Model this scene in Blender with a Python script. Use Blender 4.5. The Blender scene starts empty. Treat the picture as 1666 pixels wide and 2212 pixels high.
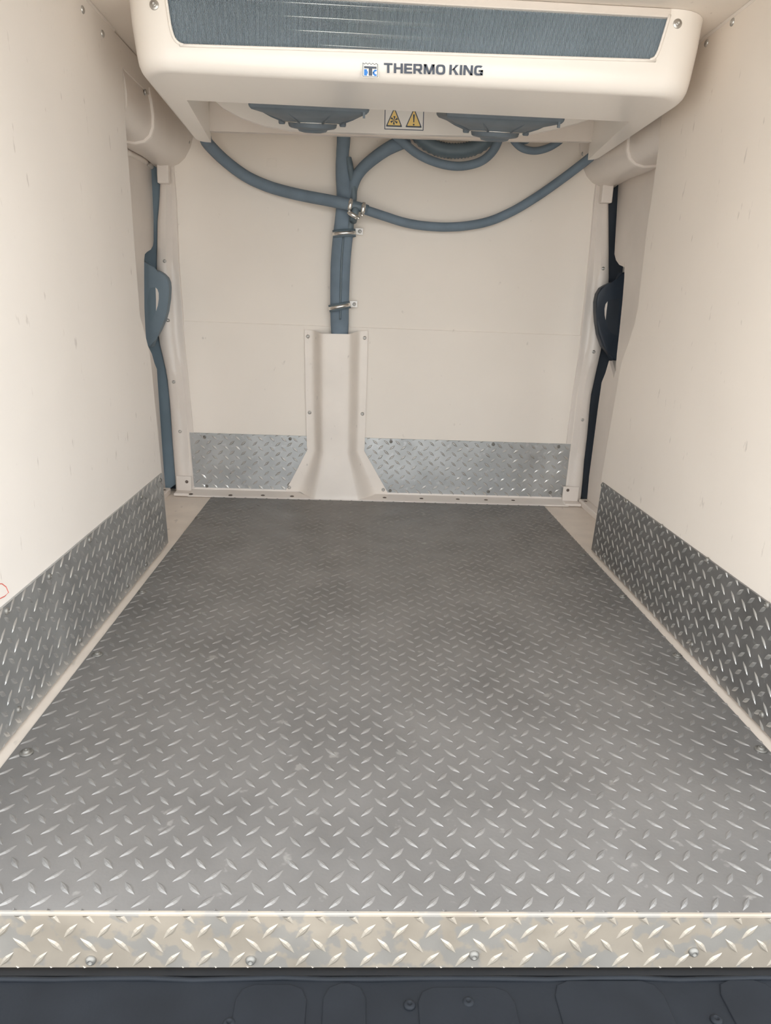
import bpy, bmesh, math, random
from mathutils import Vector, Matrix
random.seed(4)
SC = bpy.context.scene
COL = SC.collection
V = Vector

# ------------------------------------------------------------------ camera
FPX, W, H = 1600.0, 1666.0, 2212.0
CAM = V((0, 0, 0.70))
def _basis(vp=(777.0, 661.0), roll=0.026):
    yc = V((vp[0] - W / 2, vp[1] - H / 2, FPX)).normalized()
    up = V((math.sin(roll), -math.cos(roll), 0))
    zc = (up - yc * up.dot(yc)).normalized()
    xc = yc.cross(zc)
    return Matrix((xc, yc, zc))            # world = B @ camera(right, down, forward)
B = _basis()
cd = bpy.data.cameras.new('camera')
cam = bpy.data.objects.new('camera', cd); COL.objects.link(cam)
cd.sensor_fit = 'VERTICAL'; cd.sensor_height = 24.0; cd.lens = FPX / H * 24.0
cd.clip_start = 0.01; cd.clip_end = 200
R3 = Matrix((B @ V((1, 0, 0)), B @ V((0, -1, 0)), B @ V((0, 0, -1)))).transposed()
cam.matrix_world = Matrix.Translation(CAM) @ R3.to_4x4()
SC.camera = cam

# ------------------------------------------------------------------ world, sun, exposure
wd = bpy.data.worlds.new('sky'); SC.world = wd; wd.use_nodes = True
bgn = wd.node_tree.nodes['Background']
bgn.inputs['Color'].default_value = (0.93, 0.97, 1.0, 1)
bgn.inputs['Strength'].default_value = 2.6
sd = bpy.data.lights.new('sun', 'SUN'); sd.energy = 5.0; sd.angle = 0.01; sd.color = (1.0, 0.93, 0.82)
so = bpy.data.objects.new('sun', sd); COL.objects.link(so)
so.rotation_euler = V((0.35, -0.75, -0.9)).to_track_quat('-Z', 'Y').to_euler()
SC.view_settings.view_transform = 'Standard'
SC.view_settings.look = 'None'
SC.view_settings.exposure = 0.62
SC.view_settings.gamma = 1.0
SC.view_settings.use_curve_mapping = False
SC.cycles.max_bounces = 14
SC.cycles.diffuse_bounces = 10
SC.cycles.sample_clamp_indirect = 8

# ------------------------------------------------------------------ helpers
def ray(u, v): return B @ V((u - W / 2, v - H / 2, FPX))
def at(u, v, **k):                         # the point of the plane x=, y= or z= seen at a place of the photograph
    d = ray(u, v)
    if 'x' in k: t = (k['x'] - CAM.x) / d.x
    elif 'y' in k: t = (k['y'] - CAM.y) / d.y
    else: t = (k['z'] - CAM.z) / d.z
    return CAM + d * t
def at_plane(u, v, p, n):
    d = ray(u, v); return CAM + d * ((V(p) - CAM).dot(n) / d.dot(n))

def obj(name, bm, mat, parent=None, smooth=False, kind=None, label=None):
    me = bpy.data.meshes.new(name)
    bmesh.ops.recalc_face_normals(bm, faces=bm.faces)
    bm.to_mesh(me); bm.free()
    for m in (mat if isinstance(mat, (list, tuple)) else [mat]): me.materials.append(m)
    if smooth:
        for p in me.polygons: p.use_smooth = True
    o = bpy.data.objects.new(name, me); COL.objects.link(o)
    if parent is not None:
        o.parent = parent
        bpy.context.view_layer.update()
        o.matrix_parent_inverse = parent.matrix_world.inverted()
    if kind: o['kind'] = kind
    if label: o['label'] = label
    return o
def struct(name, bm, mat, smooth=False): return obj(name, bm, mat, None, smooth, 'structure')
def thing(name, label, cat, loc, group=None):
    o = bpy.data.objects.new(name, None); COL.objects.link(o); o.location = loc
    o.empty_display_size = 0.05
    o['label'] = label; o['category'] = cat
    if group: o['group'] = group
    bpy.context.view_layer.update()
    return o
def smooth_by_angle(o, deg=35):
    me = o.data
    for p in me.polygons: p.use_smooth = True
    bm = bmesh.new(); bm.from_mesh(me)
    for e in bm.edges:
        if len(e.link_faces) == 2 and e.calc_face_angle(0) > math.radians(deg): e.smooth = False
    bm.to_mesh(me); bm.free()

def box(bm, lo, hi, bevel=0.0, seg=2):
    m = Matrix.Translation([(a + b) / 2 for a, b in zip(lo, hi)]) @ Matrix.Diagonal([abs(b - a) for a, b in zip(lo, hi)] + [1])
    r = bmesh.ops.create_cube(bm, size=1, matrix=m)
    if bevel:
        es = list({e for v in r['verts'] for e in v.link_edges})
        bmesh.ops.bevel(bm, geom=es, offset=bevel, segments=seg, profile=0.5, affect='EDGES')
def prism(bm, pts, off, bevel=0.0):        # polygon extruded by the vector off
    off = V(off)
    a = [bm.verts.new(p) for p in pts]; b = [bm.verts.new(V(p) + off) for p in pts]
    n = len(pts)
    bm.faces.new(a); bm.faces.new(list(reversed(b)))
    for i in range(n): bm.faces.new((a[i], b[i], b[(i + 1) % n], a[(i + 1) % n]))
def loft(bm, rings, closed=True, cap=True):
    vs = [[bm.verts.new(p) for p in r] for r in rings]
    n = len(vs[0])
    for r0, r1 in zip(vs, vs[1:]):
        for i in range(n if closed else n - 1):
            bm.faces.new((r0[i], r0[(i + 1) % n], r1[(i + 1) % n], r1[i]))
    if cap and closed:
        bm.faces.new(vs[0]); bm.faces.new(list(reversed(vs[-1])))
    return vs
def catmull(pts, n=6):
    pts = [V(p) for p in pts]; out = []
    P = [pts[0] * 2 - pts[1]] + pts + [pts[-1] * 2 - pts[-2]]
    for i in range(1, len(P) - 2):
        a, b, c, d = P[i - 1], P[i], P[i + 1], P[i + 2]
        for k in range(n):
            t = k / n
            out.append(0.5 * ((2 * b) + (c - a) * t + (2 * a - 5 * b + 4 * c - d) * t * t + (3 * b - a - 3 * c + d) * t ** 3))
    out.append(pts[-1]); return out
def tube(bm, pts, r, seg=14, flat=None, ref=V((0, 1, 0))):   # r: number or list; flat: thickness along ref / r
    n = len(pts); rings = []
    for i, p in enumerate(pts):
        t = (pts[min(i + 1, n - 1)] - pts[max(i - 1, 0)]).normalized()
        a = t.cross(ref)
        if a.length < 1e-4: a = t.cross(V((1, 0, 0)))
        a.normalize(); b = a.cross(t).normalized()
        ri = r[i] if isinstance(r, (list, tuple)) else r
        rb = flat[i] if isinstance(flat, (list, tuple)) else (ri if flat is None else flat)
        rings.append([p + a * (ri * math.cos(q)) + b * (rb * math.sin(q)) for q in [2 * math.pi * k / seg for k in range(seg)]])
    loft(bm, rings)
def lathe(bm, c, axis, prof, seg=16):      # prof: (radius, height along axis)
    axis = V(axis).normalized(); c = V(c)
    a = axis.orthogonal().normalized(); b = axis.cross(a)
    rings = [[c + axis * h + (a * math.cos(q) + b * math.sin(q)) * max(r, 1e-5) for q in [2 * math.pi * k / seg for k in range(seg)]] for r, h in prof]
    loft(bm, rings)
def disc_screw(bm, c, n, r, h, seg=12):    # domed screw head with a driver recess
    lathe(bm, c, n, [(r, -0.002), (r, h * 0.25), (r * 0.86, h * 0.7), (r * 0.55, h), (r * 0.42, h), (r * 0.36, h * 0.45), (0, h * 0.4)], seg)
def washer_screw(bm, c, n, r, seg=18):
    lathe(bm, c, n, [(r, -0.001), (r, 0.0022), (r * 0.93, 0.003), (r * 0.55, 0.0024), (r * 0.5, 0.005), (r * 0.35, 0.006), (r * 0.2, 0.006), (r * 0.15, 0.0035), (0, 0.0035)], seg)

# ------------------------------------------------------------------ materials
def mat(name, col, rough=0.5, metal=0.0, var=0.06, scale=6.0, bump=0.0, bscale=60.0, spots=None, spec=0.5, coat=0.0, stretch=None, rvar=0.0):
    m = bpy.data.materials.new(name); m.use_nodes = True
    nt = m.node_tree; N = nt.nodes; L = nt.links
    b = N['Principled BSDF']
    b.inputs['Roughness'].default_value = rough; b.inputs['Metallic'].default_value = metal
    b.inputs['Specular IOR Level'].default_value = spec
    if coat: b.inputs['Coat Weight'].default_value = coat; b.inputs['Coat Roughness'].default_value = 0.15
    tc = N.new('ShaderNodeTexCoord')
    n1 = N.new('ShaderNodeTexNoise'); n1.inputs['Scale'].default_value = scale; n1.inputs['Detail'].default_value = 5
    L.new(tc.outputs['Object'], n1.inputs['Vector'])
    mr = N.new('ShaderNodeMapRange'); mr.inputs['From Min'].default_value = 0.3; mr.inputs['From Max'].default_value = 0.7
    mr.inputs['To Min'].default_value = 1 - var; mr.inputs['To Max'].default_value = 1 + var
    L.new(n1.outputs['Fac'], mr.inputs['Value'])
    mul = N.new('ShaderNodeVectorMath'); mul.operation = 'SCALE'
    mul.inputs[0].default_value = col[:3]
    L.new(mr.outputs[0], mul.inputs['Scale'])
    out = mul.outputs[0]
    if spots:                              # (colour, scale, threshold, strength, stretch)
        sc, ss, th, st, strz = spots
        mp = N.new('ShaderNodeMapping'); mp.inputs['Scale'].default_value = strz
        L.new(tc.outputs['Object'], mp.inputs['Vector'])
        n2 = N.new('ShaderNodeTexNoise'); n2.inputs['Scale'].default_value = ss; n2.inputs['Detail'].default_value = 3
        L.new(mp.outputs[0], n2.inputs['Vector'])
        r2 = N.new('ShaderNodeMapRange'); r2.inputs['From Min'].default_value = th; r2.inputs['From Max'].default_value = th + 0.06
        r2.inputs['To Max'].default_value = st
        L.new(n2.outputs['Fac'], r2.inputs['Value'])
        mx = N.new('ShaderNodeMix'); mx.data_type = 'RGBA'
        L.new(r2.outputs[0], mx.inputs['Factor']); L.new(out, mx.inputs[6]); mx.inputs[7].default_value = (*sc, 1)
        out = mx.outputs[2]
    L.new(out, b.inputs['Base Color'])
    if rvar:
        n4 = N.new('ShaderNodeTexNoise'); n4.inputs['Scale'].default_value = scale * 2.3; n4.inputs['Detail'].default_value = 6
        L.new(tc.outputs['Object'], n4.inputs['Vector'])
        r4 = N.new('ShaderNodeMapRange'); r4.inputs['From Min'].default_value = 0.3; r4.inputs['From Max'].default_value = 0.7
        r4.inputs['To Min'].default_value = rough - rvar; r4.inputs['To Max'].default_value = rough + rvar
        L.new(n4.outputs['Fac'], r4.inputs['Value']); L.new(r4.outputs[0], b.inputs['Roughness'])
    if bump:
        n3 = N.new('ShaderNodeTexNoise'); n3.inputs['Scale'].default_value = bscale; n3.inputs['Detail'].default_value = 4
        L.new(tc.outputs['Object'], n3.inputs['Vector'])
        bp = N.new('ShaderNodeBump'); bp.inputs['Strength'].default_value = bump; bp.inputs['Distance'].default_value = 0.002
        L.new(n3.outputs['Fac'], bp.inputs['Height']); L.new(bp.outputs[0], b.inputs['Normal'])
    return m
CREAM = (0.79, 0.722, 0.65)
SCUFF = ((0.36, 0.31, 0.27), 60, 0.685, 0.38, (1, 1, 0.3))
M_wall = mat('cream_liner', CREAM, 0.55, var=0.025, scale=3, bump=0.05, bscale=25, spots=SCUFF)
M_wallL = mat('flare_lifted_cream_liner', (0.80, 0.752, 0.70), 0.55, var=0.025, scale=3, bump=0.05, bscale=25, spots=SCUFF)  # same cream liner, whitened by a flare veil put into its colour
M_bulk = mat('cream_bulkhead', (0.84, 0.775, 0.70), 0.55, var=0.025, scale=3, bump=0.04, bscale=20, spots=((0.45, 0.4, 0.35), 45, 0.72, 0.4, (1, 1, 0.6)))  # lifted above the liner cream to offset light falling off with depth
M_paint = mat('cream_metal_paint', (0.76, 0.70, 0.645), 0.35, var=0.03, scale=8, bump=0.03, bscale=30)
M_cover = mat('cream_cover_paint', (0.80, 0.735, 0.67), 0.38, var=0.03, scale=10, spots=((0.4, 0.36, 0.33), 70, 0.70, 0.5, (1, 1, 0.4)))
M_sub = mat('cream_floor_paint', (0.76, 0.68, 0.60), 0.5, var=0.07, scale=9, spots=((0.4, 0.36, 0.32), 40, 0.66, 0.4, (1, 0.4, 1)))
M_house = mat('white_housing', (0.90, 0.86, 0.81), 0.28, var=0.012, scale=4, coat=0.25)
M_plate = mat('floor_aluminium', (0.228, 0.219, 0.212), 0.52, metal=0.42, var=0.14, scale=5, bump=0.12, bscale=180, spots=((0.55, 0.53, 0.5), 30, 0.66, 0.35, (1, 1, 1)), rvar=0.08)
M_bar = mat('floor_tread', (0.275, 0.265, 0.255), 0.46, metal=0.45, var=0.12, scale=14)
M_lip = mat('lip_aluminium', (0.375, 0.325, 0.265), 0.5, metal=0.35, var=0.16, scale=9, bump=0.1, bscale=120, spots=((0.24, 0.25, 0.255), 34, 0.50, 0.5, (1, 1, 1)), rvar=0.1)  # same sheet as the floor; light bounced off sunlit ground is in the colour
M_lipbar = mat('lip_tread', (0.44, 0.39, 0.325), 0.42, metal=0.4, var=0.1, scale=14)  # lip bars carry the same warm bounce tint
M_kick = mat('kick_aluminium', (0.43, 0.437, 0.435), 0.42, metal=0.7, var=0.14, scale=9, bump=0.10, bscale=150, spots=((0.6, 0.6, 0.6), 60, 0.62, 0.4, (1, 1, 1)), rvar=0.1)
M_kick2 = mat('darker_kick_aluminium', (0.255, 0.25, 0.245), 0.45, metal=0.7, var=0.16, scale=9, bump=0.10, bscale=150, spots=((0.4, 0.4, 0.39), 60, 0.62, 0.35, (1, 1, 1)), rvar=0.1)  # darker base colour than the other kick plates
M_kbar = mat('kick_tread', (0.58, 0.58, 0.57), 0.28, metal=0.8, var=0.08, scale=20)
M_steel = mat('zinc_steel', (0.52, 0.51, 0.49), 0.3, metal=0.85, var=0.08, scale=60)
M_dull = mat('dull_screw', (0.25, 0.24, 0.22), 0.5, metal=0.6, var=0.15, scale=80)
M_bright = mat('stainless', (0.82, 0.80, 0.76), 0.22, metal=0.9, var=0.05, scale=60)
M_dark = mat('rust_dark_screw', (0.16, 0.13, 0.11), 0.5, metal=0.5, var=0.2, scale=80)
M_hose = mat('haze_greyed_foam_hose', (0.165, 0.218, 0.272), 0.75, var=0.10, scale=18, bump=0.2, bscale=90)  # near-black foam lightened by haze put into the colour
M_rub = mat('haze_greyed_hose_rubber', (0.125, 0.168, 0.20), 0.5, var=0.08, scale=20)  # dark rubber with the same haze mixed into its base colour
M_sealL = mat('veil_greyed_seal', (0.15, 0.205, 0.25), 0.7, var=0.08, scale=8)  # black rubber, greyed by the lens-flare veil put into its colour
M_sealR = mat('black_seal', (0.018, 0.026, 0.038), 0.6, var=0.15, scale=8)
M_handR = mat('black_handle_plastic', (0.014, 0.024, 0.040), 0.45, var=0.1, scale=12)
M_handL = mat('veil_greyed_handle', (0.165, 0.22, 0.268), 0.6, var=0.08, scale=12)  # black plastic like the right handle, flare veil painted into the colour
M_fan = mat('slate_fan_plastic', (0.125, 0.155, 0.185), 0.5, var=0.08, scale=25)
M_coil = mat('coil_fin', (0.40, 0.49, 0.56), 0.45, metal=0.3, var=0.05, scale=10)
M_ctube = mat('dull_tube', (0.5, 0.5, 0.48), 0.45, metal=0.5, var=0.1, scale=90)
M_coilb = mat('coil_back', (0.16, 0.20, 0.24), 0.6, var=0.2, scale=10)
M_logo = mat('slate_print', (0.085, 0.105, 0.145), 0.4, var=0.02)
M_blue = mat('blue_print', (0.04, 0.25, 0.75), 0.4, var=0.02)
M_stick = mat('white_sticker', (0.92, 0.90, 0.87), 0.35, var=0.02)
M_yel = mat('yellow_print', (0.95, 0.71, 0.27), 0.4, var=0.03)
M_bump = mat('bumper_plastic', (0.013, 0.0155, 0.020), 0.6, var=0.15, scale=12, bump=0.15, bscale=160, spec=0.22)
M_bseal = mat('bumper_seal_rubber', (0.006, 0.007, 0.009), 0.6, var=0.1)
M_ground = mat('pale_concrete', (0.50, 0.47, 0.43), 0.9, var=0.1, scale=2, bump=0.2, bscale=20)
M_out = mat('outer_sheet_metal', (0.7, 0.68, 0.64), 0.5, var=0.03)

# ------------------------------------------------------------------ tread pattern
def tread(bm, O, A, Bv, Nn, rect, pa, pb, ph, ang=40.0, hl=0.0142, hw=0.0043, hh=0.0017):
    """raised bars on the rectangle rect=(a0,a1,b0,b1) of the frame O,A,B; the bars with +ang start at ph"""
    a0, a1, b0, b1 = rect
    def clip(poly):
        for ax, lim, s in ((0, a0, 1), (0, a1, -1), (1, b0, 1), (1, b1, -1)):
            out = []
            for i in range(len(poly)):
                p, q = poly[i], poly[(i + 1) % len(poly)]
                dp, dq = (p[ax] - lim) * s, (q[ax] - lim) * s
                if dp >= 0: out.append(p)
                if dp * dq < 0:
                    t = dp / (dp - dq); out.append(tuple(p[k] + (q[k] - p[k]) * t for k in range(3)))
            poly = out
            if len(poly) < 3: return []
        return poly
    ol = [(-1, 0), (-0.55, 0.55), (-0.18, 0.92), (0.18, 0.92), (0.55, 0.55), (1, 0), (0.55, -0.55), (0.18, -0.92), (-0.18, -0.92), (-0.55, -0.55)]
    tl = [(-0.72, 0), (-0.2, 0.25), (0.2, 0.25), (0.72, 0), (0.2, -0.25), (-0.2, -0.25)]
    th = [0.75, 1, 1, 0.75, 1, 1]
    def bar(ca, cb, sg):
        j = random.uniform(-0.03, 0.03); L = hl * random.uniform(0.93, 1.05); Wd = hw * random.uniform(0.9, 1.1); hz = hh * random.uniform(0.85, 1.1)
        c, s = math.cos(math.radians(ang) * sg + j), math.sin(math.radians(ang) * sg + j)
        f = lambda x, y, h: (ca + x * L * c - y * Wd * s, cb + x * L * s + y * Wd * c, h)
        o = [f(x, y, 0) for x, y in ol]; t = [f(x, y, hz * h) for (x, y), h in zip(tl, th)]
        faces = [t, [o[0], o[1], t[0]], [o[1], o[2], t[1], t[0]], [o[2], o[3], t[2], t[1]], [o[3], o[4], t[3], t[2]], [o[4], o[5], t[3]],
                 [o[5], o[6], t[3]], [o[6], o[7], t[4], t[3]], [o[7], o[8], t[5], t[4]], [o[8], o[9], t[0], t[5]], [o[9], o[0], t[0]]]
        inside = a0 + L < ca < a1 - L and b0 + L < cb < b1 - L
        cache = {}
        for fc in faces:
            pl = fc if inside else clip(fc)
            if len(pl) < 3: continue
            vs = []
            for p in pl:
                k = (round(p[0], 6), round(p[1], 6), round(p[2], 6))
                if k not in cache: cache[k] = bm.verts.new(O + A * p[0] + Bv * p[1] + Nn * p[2])
                if cache[k] not in vs: vs.append(cache[k])
            if len(vs) >= 3:
                try: bm.faces.new(vs)
                except ValueError: pass
    i0 = int(math.floor((a0 - ph[0]) / pa)) - 1; i1 = int(math.ceil((a1 - ph[0]) / pa)) + 1
    j0 = int(math.floor((b0 - ph[1]) / pb)) - 1; j1 = int(math.ceil((b1 - ph[1]) / pb)) + 1
    for i in range(i0, i1 + 1):
        for j in range(j0, j1 + 1):
            for da, db, sg in ((0, 0, 1), (0.5, 0.5, -1)):
                ca, cb = ph[0] + (i + da) * pa, ph[1] + (j + db) * pb
                if a0 - hl < ca < a1 + hl and b0 - hl < cb < b1 + hl: bar(ca, cb, sg)

# ------------------------------------------------------------------ the setting
YB = 2.75                                   # bulkhead
YR = 0.735                                  # rear opening
ZC = 1.32                                   # ceiling
PXL, PXR, PY0, PY1 = -0.530, 0.713, 0.725, 2.672      # tread floor plate
KL, KR = -0.553, 0.737                      # lower side walls
MID = 0.085
WL = (V((KL, 0, 0.215)), V((1, 0, 0.05)).normalized())
WR = (V((KR, 0, 0.215)), V((-1, 0, 0.032)).normalized())
def wlx(z): return KL - (z - 0.215) * 0.05
def wrx(z): return KR + (z - 0.215) * 0.032

bm = bmesh.new(); box(bm, (-0.73, YR, -0.06), (0.90, 2.80, -0.0032))
struct('floor', bm, M_sub)
bm = bmesh.new(); box(bm, (-0.78, YR, ZC), (0.95, 2.9, ZC + 0.03))
struct('ceiling', bm, M_wall)

# side liners with their shaped front edge
RE = [(1445, 146), (1426, 280), (1422.6, 321), (1417, 364), (1396.6, 506), (1378.6, 664), (1370.6, 703), (1357, 744), (1344.6, 778), (1341, 792), (1322, 903.5), (1301, 1025)]
LE = [(265, 146), (272, 280), (279, 370), (287, 483), (295, 590), (302, 682), (308, 703), (316, 732), (322, 756.5), (327, 790), (338, 903), (349, 1015)]
def liner(name, E, pl, xf, kx, s):
    pts = [at_plane(u, v, *pl) for u, v in E]
    zt = pts[0].z
    poly = [V((xf(ZC - 0.004), YR, ZC - 0.004)), V((xf(ZC - 0.004), YB - 0.002, ZC - 0.004)), V((xf(zt), YB - 0.002, zt))] + pts + [V((xf(0.19), pts[-1].y, 0.19)), V((xf(0.19), YR, 0.19))]
    bm = bmesh.new(); prism(bm, poly, (s * 0.010, 0, 0))
    box(bm, (min(kx + s * 0.003, kx + s * 0.013), YR, -0.003), (max(kx + s * 0.003, kx + s * 0.013), pts[-1].y, 0.205))
    o = struct(name, bm, M_wall if s > 0 else M_wallL)
    return o
wr = liner('wall_right', RE, WR, wrx, KR, 1)
wl = liner('wall_left', LE, WL, wlx, KL, -1)
def screw_on(parent, pts, n, r=0.006, h=0.003, m=M_steel, name='screw'):
    for p in pts:
        bm = bmesh.new(); disc_screw(bm, p, n, r, h); obj(name, bm, m, parent, True)
screw_on(wr, [at_plane(u, v, *WR) for u, v in ((1583, 48), (1527, 93))], WR[1], 0.008, 0.004)
screw_on(wl, [at_plane(u, v, *WL) for u, v in ((178, 21), (221, 73), (314, 199))], WL[1], 0.008, 0.004)
bm = bmesh.new()
tube(bm, [at_plane(u, v, *WL) for u, v in ((-14, 1262), (4, 1261), (13, 1268), (18, 1280), (10, 1288), (-12, 1299))], 0.0009, 6)
obj('red_pen_mark', bm, mat('red_ink', (0.62, 0.12, 0.09), 0.6), wl)
# thin edge strip between liner and ceiling
for n, s, xf in (('trim_1', 1, wrx), ('trim_2', -1, wlx)):
    bm = bmesh.new(); x = xf(ZC)
    prism(bm, [V((x - s * 0.004, YR, ZC - 0.0005)), V((x + s * 0.006, YR, ZC - 0.0005)), V((x + s * 0.006, YR, ZC - 0.005)), V((x - s * 0.001, YR, ZC - 0.005))], (0, 2.05 - YR, 0))
    struct(n, bm, M_paint)

# bulkhead: an upper sheet, a lower sheet standing 3 mm proud
zs = at(1000, 715, y=YB).z
bm = bmesh.new(); box(bm, (-0.66, YB, zs - 0.02), (0.83, YB + 0.03, ZC + 0.01))
bw = struct('wall_back', bm, M_bulk)
bm = bmesh.new(); box(bm, (-0.625, YB - 0.0035, 0.002), (0.82, YB + 0.03, zs), 0.0012, 1)
obj('lower_sheet', bm, M_bulk, bw)
p = at(587, 351, y=YB)
bm = bmesh.new(); box(bm, (p.x - 0.017, YB - 0.0012, p.z - 0.012), (p.x + 0.017, YB + 0.002, p.z + 0.012), 0.0006, 1)
obj('patch', bm, M_bulk, bw)

bm = bmesh.new()
for x0, x1 in ((-0.80, -0.60), (0.78, 0.97)): box(bm, (x0, YB + 0.045, -0.10), (x1, YB + 0.06, ZC + 0.02))
obj('leak_closure', bm, M_sealR, bw)  # closure boxes added to stop sky light leaking past the door seals

# flange lying along the foot of the bulkhead
bm = bmesh.new()
yf = PY1 + 0.002
prof = [(yf, -0.001), (yf, 0.004), (yf + 0.005, 0.006), (YB - 0.022, 0.008), (YB - 0.010, 0.012), (YB - 0.006, 0.022), (YB - 0.003, 0.022), (YB - 0.003, -0.001)]
loft(bm, [[V((x, y, z)) for y, z in prof] for x in (-0.615, -0.3, 0, 0.4, 0.808)])
fl = struct('trim_3', bm, M_paint); smooth_by_angle(fl, 40)
for u, v in ((412.6, 1067), (498, 1069.5), (568, 1070), (631, 1072), (831, 1075), (910.6, 1077), (989, 1078.5), (1050, 1080), (1108.6, 1081), (1222, 1081)):
    bm = bmesh.new(); disc_screw(bm, at(u, v, z=0.0072), (0, 0, 1), 0.0075, 0.002); obj('screw', bm, M_dark, fl, True)

# door-side posts between bulkhead and door seal, sills, sliding doors
def post(name, A, Bp, s):
    pa = [at(u, v, y=YB - 0.004) for u, v in A]; pb = [at(u, v, y=YB - 0.012) for u, v in Bp]
    def samp(P, z):
        P = sorted(P, key=lambda p: p.z)
        for p, q in zip(P, P[1:]):
            if p.z <= z <= q.z: return p.lerp(q, (z - p.z) / (q.z - p.z)).x
        return P[0].x if z < P[0].z else P[-1].x
    z0, z1 = 0.0, 1.16
    rings = []
    for k in range(29):
        z = z0 + (z1 - z0) * k / 28
        xa, xb = samp(pa, z) - s * 0.004, samp(pb, z)
        w = xb - xa
        rings.append([V((xa, YB - 0.001, z)), V((xa + w * 0.05, YB - 0.007, z)), V((xa + w * 0.16, YB - 0.006, z)), V((xa + w * 0.30, YB - 0.003, z)), V((xa + w * 0.42, YB - 0.010, z)),
                      V((xa + w * 0.55, YB - 0.021, z)), V((xa + w * 0.78, YB - 0.020, z)), V((xb - w * 0.04, YB - 0.014, z)), V((xb, YB - 0.009, z)), V((xb, YB + 0.03, z)), V((xa, YB + 0.03, z))])
    bm = bmesh.new(); loft(bm, rings)
    o = struct(name, bm, M_paint); smooth_by_angle(o, 50); return o
AR = [(1292, 385), (1286, 420), (1277, 529), (1265.6, 642), (1252, 760), (1240, 836), (1227, 937), (1218, 1005), (1210, 1070)]
BR = [(1317, 382), (1315, 406), (1316, 540), (1316, 611), (1311, 680), (1300, 753), (1285.6, 817), (1276.6, 858), (1270, 937), (1263, 994), (1258.5, 1049)]
AL = [(374, 370), (379, 420), (385.6, 574), (394.7, 687), (397, 722), (408, 835), (417, 926), (422, 994), (427, 1055)]
BL = [(343, 348), (346, 386), (344, 438), (340, 477), (338, 581), (338, 660), (341, 729), (354, 781), (361, 813), (367.5, 881), (371, 937), (379, 1039)]
po_r = post('trim_4', AR, BR, 1)
po_l = post('trim_5', AL, BL, -1)
screw_on(po_r, [at(u, v, y=YB - 0.019) for u, v in ((1303, 580), (1282.5, 760), (1258.5, 907))], (0, -1, 0), 0.0065, 0.004)
screw_on(po_l, [at(u, v, y=YB - 0.019) for u, v in ((356, 564), (363, 692), (375.6, 825), (389, 932))], (0, -1, 0), 0.0065, 0.004)
# foot gussets of the posts
for pn, s, xs in ((po_r, 1, (0.795, 0.857)), (po_l, -1, (-0.612, -0.668))):
    bm = bmesh.new(); lo, hi = min(xs), max(xs)
    box(bm, (lo, PY1 + 0.004, -0.001), (hi, YB - 0.018, 0.010), 0.003)
    box(bm, (lo, YB - 0.028, 0.0), (hi, YB - 0.018, 0.065), 0.003)
    obj('foot_gusset', bm, M_paint, pn)
screw_on(po_r, [at(1227, 1059, y=YB - 0.028)], (0, -1, 0), 0.006, 0.002, M_dark)
screw_on(po_l, [at(403.6, 1040.6, y=YB - 0.028)], (0, -1, 0), 0.006, 0.002, M_dark)
for n, s, x in (('trim_6', 1, 0.858), ('trim_7', -1, -0.688)):
    bm = bmesh.new(); box(bm, (min(x, x + s * 0.035), 2.10, -0.004), (max(x, x + s * 0.035), YB - 0.03, 0.020), 0.004)
    o = struct(n, bm, M_paint)
    for y in (2.45, 2.68):
        bb = bmesh.new(); disc_screw(bb, (x + s * 0.014, y, 0.020), (0, 0, 1), 0.007, 0.002); obj('screw', bb, M_dark, o, True)

def door(name, sx, s, skin, low, sealM, seal, handM, handle, crescent, slot):
    """sliding door: inner skin with a hand recess, rubber seal, handle loop, outer sheet"""
    bm = bmesh.new()
    pts = [at(u, v, x=sx) for u, v in skin]
    prism(bm, [V((sx, 1.95, pts[0].z + 0.03))] + pts + [V((sx, 1.95, 0.012))], (s * 0.012, 0, 0))
    d = struct(name, bm, M_paint)
    bm = bmesh.new(); box(bm, (min(sx + s * 0.05, sx + s * 0.06), YR, -0.08), (max(sx + s * 0.05, sx + s * 0.06), 2.92, ZC + 0.02))
    obj('outer_sheet', bm, M_out, d)
    bm = bmesh.new()
    prism(bm, [at(u, v, y=YB + 0.005) for u, v in seal], (0, 0.035, 0))
    obj('door_seal', bm, sealM, d)
    # handle loop: plate with an open slot, rounded front edge
    bm = bmesh.new()
    prism(bm, [at(u, v, y=2.705) for u, v in handle], (0, -0.035, 0))
    bmesh.ops.bevel(bm, geom=[e for e in bm.edges if all(abs(v.co.y - 2.67) < 1e-4 for v in e.verts)], offset=0.006, segments=3, profile=0.5, affect='EDGES')
    h = obj('door_handle', bm, handM, d); smooth_by_angle(h, 40)
    bm = bmesh.new()
    prism(bm, [at(u, v, y=2.6697) for u, v in slot], (0, 0.004, 0))
    obj('handle_slot', bm, sealM, h)
    bm = bmesh.new()
    prism(bm, [at(u, v, y=2.6692) for u, v in crescent], (0, 0.004, 0))
    obj('slot_edge', bm, M_paint, h)
    return d
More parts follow.
